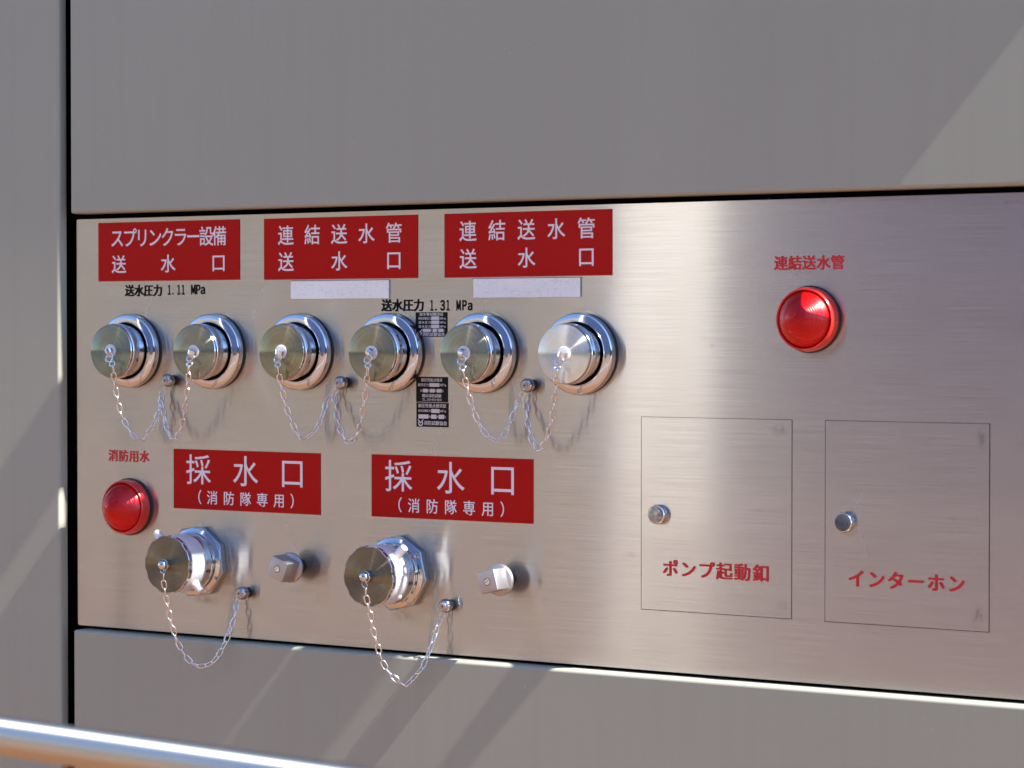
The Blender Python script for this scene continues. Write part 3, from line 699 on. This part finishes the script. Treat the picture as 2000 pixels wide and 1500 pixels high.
# ================================================================== CHAINS
CH = {
  'A': [(-2.5678, -0.062, 1.3954), (-2.5687, -0.0598, 1.3873), (-2.5716, -0.0569, 1.3764), (-2.5719, -0.0537, 1.3645), (-2.5714, -0.0504, 1.3526), (-2.5708, -0.0472, 1.3407), (-2.5704, -0.0436, 1.3276), (-2.5677, -0.0405, 1.3168), (-2.563, -0.0371, 1.3054), (-2.5567, -0.0338, 1.2952), (-2.5486, -0.0309, 1.2882), (-2.5423, -0.0292, 1.2867), (-2.5363, -0.0263, 1.2953), (-2.53, -0.0229, 1.3062), (-2.5246, -0.0193, 1.318), (-2.5228, -0.0156, 1.3309), (-2.5217, -0.0127, 1.3417), (-2.5216, -0.01, 1.3513)] ,
  'B': [(-2.4278, -0.062, 1.3959), (-2.4303, -0.0595, 1.3874), (-2.4345, -0.0561, 1.3757), (-2.4393, -0.0523, 1.3629), (-2.4436, -0.0488, 1.3511), (-2.4505, -0.0447, 1.3371), (-2.4541, -0.0416, 1.3264), (-2.4593, -0.0384, 1.3155), (-2.4654, -0.0352, 1.3047), (-2.4735, -0.0321, 1.2948), (-2.4813, -0.0303, 1.2908), (-2.4906, -0.0283, 1.2943), (-2.4987, -0.0252, 1.3036), (-2.5054, -0.0214, 1.3163), (-2.5118, -0.0179, 1.3279), (-2.5183, -0.0134, 1.3428), (-2.5221, -0.01, 1.3546)] ,
  'C': [(-2.271, -0.062, 1.3961), (-2.2712, -0.0593, 1.3868), (-2.2714, -0.0558, 1.3744), (-2.2707, -0.0525, 1.3629), (-2.2698, -0.0495, 1.3526), (-2.2693, -0.0459, 1.3401), (-2.2664, -0.0421, 1.3276), (-2.2632, -0.0386, 1.3162), (-2.2599, -0.0354, 1.3058), (-2.2549, -0.0326, 1.2975), (-2.2502, -0.0311, 1.2955), (-2.2428, -0.0289, 1.2987), (-2.2359, -0.026, 1.306), (-2.2307, -0.0226, 1.3163), (-2.2273, -0.0194, 1.3266), (-2.2257, -0.0163, 1.3369), (-2.2249, -0.013, 1.3483), (-2.2195, -0.01, 1.3571)] ,
  'D': [(-2.1187, -0.062, 1.3963), (-2.1215, -0.0593, 1.3872), (-2.1257, -0.0557, 1.375), (-2.1294, -0.0525, 1.3637), (-2.1339, -0.0489, 1.3514), (-2.139, -0.0453, 1.3391), (-2.1437, -0.042, 1.3278), (-2.1476, -0.039, 1.3174), (-2.1549, -0.0355, 1.306), (-2.165, -0.032, 1.2954), (-2.1726, -0.0304, 1.2926), (-2.1818, -0.0282, 1.2969), (-2.1897, -0.0252, 1.3059), (-2.1965, -0.022, 1.3159), (-2.2022, -0.0187, 1.3271), (-2.2065, -0.0154, 1.3383), (-2.2106, -0.0124, 1.3485), (-2.2137, -0.01, 1.3566)] ,
  'E': [(-1.9656, -0.062, 1.3948), (-1.9648, -0.0596, 1.3869), (-1.9642, -0.0561, 1.375), (-1.963, -0.0526, 1.3631), (-1.9615, -0.0496, 1.3532), (-1.9597, -0.046, 1.3413), (-1.9567, -0.0426, 1.3304), (-1.9532, -0.0388, 1.3185), (-1.9471, -0.0355, 1.3096), (-1.9396, -0.0325, 1.3027), (-1.9317, -0.0301, 1.3008), (-1.9259, -0.0282, 1.3039), (-1.9221, -0.025, 1.3137), (-1.9178, -0.0217, 1.3236), (-1.9153, -0.0184, 1.3344), (-1.9127, -0.015, 1.3452), (-1.9117, -0.012, 1.355), (-1.9071, -0.01, 1.36)] ,
  'F': [(-1.8208, -0.062, 1.396), (-1.8227, -0.0594, 1.3873), (-1.8257, -0.0559, 1.3756), (-1.8289, -0.053, 1.3659), (-1.8319, -0.0502, 1.3561), (-1.8354, -0.0467, 1.3443), (-1.8395, -0.0429, 1.3316), (-1.8434, -0.0403, 1.3227), (-1.8483, -0.037, 1.3118), (-1.8564, -0.0333, 1.2998), (-1.8673, -0.0297, 1.2896), (-1.8764, -0.0271, 1.2951), (-1.8832, -0.0238, 1.3057), (-1.8888, -0.0205, 1.3162), (-1.8941, -0.0167, 1.3288), (-1.8975, -0.0132, 1.3405), (-1.9013, -0.01, 1.3512)] ,
  'G': [(-2.4527, -0.088, 1.1046), (-2.456, -0.0856, 1.0962), (-2.4568, -0.0821, 1.0844), (-2.4581, -0.0779, 1.0701), (-2.4574, -0.0743, 1.0583), (-2.4579, -0.0708, 1.0464), (-2.4571, -0.0668, 1.0333), (-2.4561, -0.0636, 1.0227), (-2.4549, -0.0596, 1.0096), (-2.4507, -0.0558, 0.9979), (-2.4458, -0.0518, 0.9862), (-2.4395, -0.0486, 0.9782), (-2.4304, -0.0452, 0.972), (-2.4184, -0.0418, 0.9719), (-2.4089, -0.0388, 0.9757), (-2.4003, -0.0349, 0.9851), (-2.3957, -0.0313, 0.9955), (-2.3908, -0.0274, 1.007), (-2.3881, -0.0233, 1.0195), (-2.3863, -0.02, 1.0297), (-2.3841, -0.0163, 1.0411), (-2.3839, -0.0128, 1.0524), (-2.3847, -0.01, 1.0614)] ,
  'H': [(-2.103, -0.088, 1.1026), (-2.1058, -0.0859, 1.0957), (-2.1051, -0.0818, 1.0822), (-2.1044, -0.0776, 1.0688), (-2.1038, -0.0738, 1.0564), (-2.1048, -0.0697, 1.0428), (-2.1025, -0.0655, 1.0293), (-2.1018, -0.0617, 1.0168), (-2.0999, -0.0578, 1.0045), (-2.0955, -0.0536, 0.9922), (-2.0898, -0.0502, 0.9834), (-2.0816, -0.0466, 0.9759), (-2.0745, -0.0433, 0.9683), (-2.066, -0.0401, 0.9741), (-2.0592, -0.0365, 0.983), (-2.0513, -0.0325, 0.993), (-2.0474, -0.0284, 1.0049), (-2.0458, -0.0259, 1.0125), (-2.0428, -0.0226, 1.0222), (-2.0403, -0.0193, 1.032), (-2.0394, -0.0158, 1.0427), (-2.0371, -0.0122, 1.0536), (-2.0349, -0.01, 1.0601)] ,
}
LINK_IN, LINK_W, WIRE = .0118, .0033, .00115     # centre line: pitch, half width
def stadium(L, w, n=5):
    pts = []
    for k in range(n+1):
        a = -math.pi/2 + math.pi*k/n; pts.append((L/2-w+w*math.cos(a), w*math.sin(a), 0))
    for k in range(n+1):
        a = math.pi/2 + math.pi*k/n; pts.append((-L/2+w+w*math.cos(a), w*math.sin(a), 0))
    return pts
bm = bmesh.new(); tube(bm, stadium(LINK_IN+.0010, LINK_W), WIRE, 7, closed=True)
bmesh.ops.recalc_face_normals(bm, faces=bm.faces)
LM = bpy.data.meshes.new('link'); bm.to_mesh(LM); bm.free(); LM.materials.append(M['chain']); LM.shade_smooth()
def smoothline(pts, n=400):
    P = [Vector(p) for p in pts]; P = [P[0]*2-P[1]] + P + [P[-1]*2-P[-2]]; out = []
    for i in range(1, len(P)-2):
        for k in range(30):
            u = k/30
            out.append(.5*((2*P[i]) + (P[i+1]-P[i-1])*u + (2*P[i-1]-5*P[i]+4*P[i+1]-P[i+2])*u*u + (3*P[i]-P[i-1]-3*P[i+1]+P[i+2])*u**3))
    out.append(P[-2]); return out
def eight(p_top, p_bot, side, parent, origin):
    """figure-eight hook: big loop over the eyelet, small loop taking the first link"""
    top, bot = Vector(p_top), Vector(p_bot); d = bot-top; L = d.length; dn = d.normalized()
    s = Vector((1, 0, 0)); s = (s - dn*s.dot(dn)).normalized()
    o_ = dn.cross(s).normalized()
    pts = []
    for k in range(28):
        a = 2*math.pi*k/28
        # lemniscate-like with a larger upper loop
        v_ = .5 - .5*math.cos(a)
        wdt = .0068 if v_ < .62 else .0042
        if v_ < .62: x = wdt*math.sin(math.pi*v_/.62)**.8
        else: x = -wdt*math.sin(math.pi*(v_-.62)/.38)**.8
        if k > 14: x = -x
        pts.append(top + dn*(v_*L) + s*x + o_*(.0007 if k <= 14 else -.0007))
    bm = bmesh.new(); tube(bm, [p-origin for p in pts], .0011, 8, closed=True)
    fin(bm, 'hook', M['chain'], parent, smooth=70)
CL = {'A': 'silver chain hanging from the leftmost cap to the first upper screw', 'B': 'silver chain hanging from the second cap to the first upper screw',
      'C': 'silver chain hanging from the third cap to the middle upper screw', 'D': 'silver chain hanging from the fourth cap to the middle upper screw',
      'E': 'silver chain hanging from the fifth cap to the third upper screw', 'F': 'silver chain hanging from the pale rightmost cap to the third upper screw',
      'G': 'long silver chain hanging from the left coupling below the panel edge', 'H': 'long silver chain hanging from the right coupling below the panel edge'}
for key in 'ABCDEFGH':
    pts = smoothline(CH[key]); origin = pts[0].copy()
    e = empty('retaining_chain', origin, CL[key], 'chain', 'chains that hold the caps')
    acc = [0]
    for a_, b_ in zip(pts, pts[1:]): acc.append(acc[-1] + (b_-a_).length)
    tot = acc[-1]; n_ = round(tot/LINK_IN); pitch = tot/n_
    def at(s_):
        s_ = min(max(s_, 0), tot)
        lo = 0
        for k in range(len(acc)-1):
            if acc[k+1] >= s_: lo = k; break
        u = (s_-acc[lo])/max(acc[lo+1]-acc[lo], 1e-9); return pts[lo].lerp(pts[lo+1], u)
    rr = random.Random(ord(key)); roll0 = rr.uniform(-15, 15)
    for k in range(n_):
        p, q = at(k*pitch), at((k+1)*pitch); c = (p+q)/2; d = (q-p).normalized()
        ref = Vector((0, -1, 0)); ref = (ref - d*ref.dot(d)).normalized(); s = ref.cross(d)
        a = R(roll0 + (38 if k % 2 else -50) + rr.uniform(-12, 12))
        nrm = ref*math.cos(a) + s*math.sin(a); sd_ = nrm.cross(d)
        o = bpy.data.objects.new('link', LM); COL.objects.link(o); o.parent = e
        mt = Matrix((d, sd_, nrm)).transposed().to_4x4(); mt.translation = c - origin
        o.matrix_local = mt
    if key in 'ABCDEF':
        i = 'ABCDEF'.index(key)
        eight((CAPX[i], -.0545, 1.4125), pts[0] + Vector((0, 0, -.0012)), 1, e, origin)
    else:
        X, Z = (-2.4611, 1.1154) if key == 'G' else (-2.1116, 1.1163)
        bm = bmesh.new(); top = Vector((X, -.0825, Z-.0068)); bot = pts[0]; d = bot-top
        s = Vector((.6, .8, 0)); s = (s-d.normalized()*s.dot(d.normalized())).normalized()
        tube(bm, [top+d*(.5-.58*math.cos(a)) + s*.0034*math.sin(a) - origin for a in [2*math.pi*k/18 for k in range(18)]], .0007, 8, closed=True)
        fin(bm, 'hook', M['chain'], e, smooth=70)
    # ring behind the screw head
    si = {'A': 0, 'B': 0, 'C': 1, 'D': 1, 'E': 2, 'F': 2, 'G': 3, 'H': 4}[key]
    sx, sz = SCR[si]; sgn = -1 if key in 'ACE' else 1
    if key in 'GH': sgn = -.5
    bm = bmesh.new(); top = Vector((sx, -.0050, sz+.0070)); bot = pts[-1]+Vector((0, 0, -.001)); d = bot-top
    L = []
    for k in range(28):
        a = 2*math.pi*k/28; v_ = .5-.5*math.cos(a)
        if v_ < .6: x = .0085*math.sin(math.pi*v_/.6)**.7
        else: x = -.0036*math.sin(math.pi*(v_-.6)/.4)**.8
        if k > 14: x = -x
        L.append(top + d*v_ + Vector((x, (-.0007 if k <= 14 else .0007) - (.0016 if sgn > 0 else 0) - .0008, 0)) - origin)
    tube(bm, L, .0008, 8, closed=True); fin(bm, 'screw_hook', M['chain'], e, smooth=70)

# ================================================================== FOREGROUND HANDRAIL
RX0, RZ0, RX1, RZ1 = (-1.4216, 1.143, -1.0878, 1.1366)
e = empty('handrail', (RX0, -1.5, 0), 'polished round steel handrail crossing the lower left corner, out of focus', 'handrail')
bm = bmesh.new()
p0, p1 = Vector((RX0, -1.5, RZ0 - .001)), Vector((RX1, -1.5, RZ1 - .003)); d = (p1-p0).normalized()
tube(bm, [p0 - d*2.9 - Vector(e.location), p0 + d*1.6 - Vector(e.location)], .0148, 64)
fin(bm, 'rail_tube', M['rail'], e, smooth=60)
for px_ in (-3.915, -.6):
    bm = bmesh.new(); z = (p0 + d*((px_-p0.x)/d.x)).z
    tube(bm, [Vector((px_-e.location.x, 0, 0)), Vector((px_-e.location.x, 0, z-.01))], .0135, 40)
    fin(bm, 'rail_post', M['rail'], e, smooth=60)

# ================================================================== ADDED UNSEEN CANOPY, SHAPED TO SHADE THE WALL
CZ = 2.25
e = empty('shade_canopy', (-2, 0, CZ), 'added unseen slatted canopy fixed to the wall above the panel', 'shade_canopy')
def cbox(name, x0, x1, y0, y1, z0, z1, m_):
    bm = bmesh.new(); box(bm, x0+2, x1+2, y0, y1, z0-CZ, z1-CZ); return fin(bm, name, m_, e)
cbox('shade_slab', -4.2, -.816, -.044, YF-.001, CZ, CZ+.06, M['beige'])
SLATS = [(-1.90, -1.80, .07), (-1.71, -1.69, .05), (-1.60, -1.585, .07), (-1.50, -1.44, .08), (-1.37, -1.362, .05), (-1.333, -1.285, .08), (-1.235, -1.228, .05), (-1.14, -1.115, .08), (-1.02, -1.01, .05)]  # unseen slats placed where their shadows streak the wall
for a, b_, l in SLATS: cbox('shade_slat', a, b_, -.044-l, -.0445, CZ+.005, CZ+.055, M['beige'])

# ================================================================== SURROUNDINGS (seen in the reflections)
bm = bmesh.new(); v = [bm.verts.new(p) for p in ((-400, -400, 0), (400, -400, 0), (400, 400, 0), (-400, 400, 0))]; bm.faces.new(v)
tag(fin(bm, 'ground', M['ground']), kind='structure')
bm = bmesh.new(); box(bm, -60, 60, -6.6, -6.3, 0, .14)
tag(fin(bm, 'kerb', M['kerb']), kind='structure')
def tagbox(name, x0, x1, y0, y1, z0, z1, m_, label, cat):
    bm = bmesh.new(); cx, cy = (x0+x1)/2, (y0+y1)/2
    box(bm, x0-cx, x1-cx, y0-cy, y1-cy, z0, z1); return tag(fin(bm, name, m_, loc=(cx, cy, 0)), label, cat)
def hedge(x0, x1, y0, y1, z1, label):
    bm = bmesh.new(); cx, cy = (x0+x1)/2, (y0+y1)/2
    bmesh.ops.create_grid(bm, x_segments=2, y_segments=2, size=.5); bm.clear()
    box(bm, x0-cx, x1-cx, y0-cy, y1-cy, 0, z1)
    bmesh.ops.subdivide_edges(bm, edges=list(bm.edges), cuts=24, use_grid_fill=True)
    rr = random.Random(int(abs(x0)*10))
    for v_ in bm.verts:
        v_.co += Vector((rr.uniform(-.15, .15), rr.uniform(-.15, .15), rr.uniform(-.2, .25) if v_.co.z > .1 else 0))
    return tag(fin(bm, 'hedge', M['hedge'], loc=(cx, cy, 0)), label, 'hedge')

bm = bmesh.new(); v = [bm.verts.new(p) for p in ((-200, -200, .004), (200, -200, .004), (200, -2.6, .004), (-200, -2.6, .004))]; bm.faces.new(v)
tag(fin(bm, 'pale_court', M['court']), kind='structure')
hedge(-60, -3.0, -22.5, -20.8, .8, 'clipped green hedge across the paved court')
hedge(4.0, 40, -16.5, -12.5, 4.8, 'tall green hedge to the right across the court')
tagbox('office_building', -35.8, -19.8, -31, -23, 0, 15, M['beige'], 'beige office building beyond the hedge', 'building').rotation_euler = (0, 0, R(-28))
tagbox('reflector_pier', -13.85, -13.6, -22.0, -20.0, 0, 24, M['white_render'], 'added unseen white sunlit tower beyond the hedge', 'pier')  # added thin white wall, unseen, shaped to brighten the steel's reflection
tagbox('glass_building', -33, 40, -60, -50, 0, 46, M['blue_glass'], 'blue grey glass building far across the court', 'building')
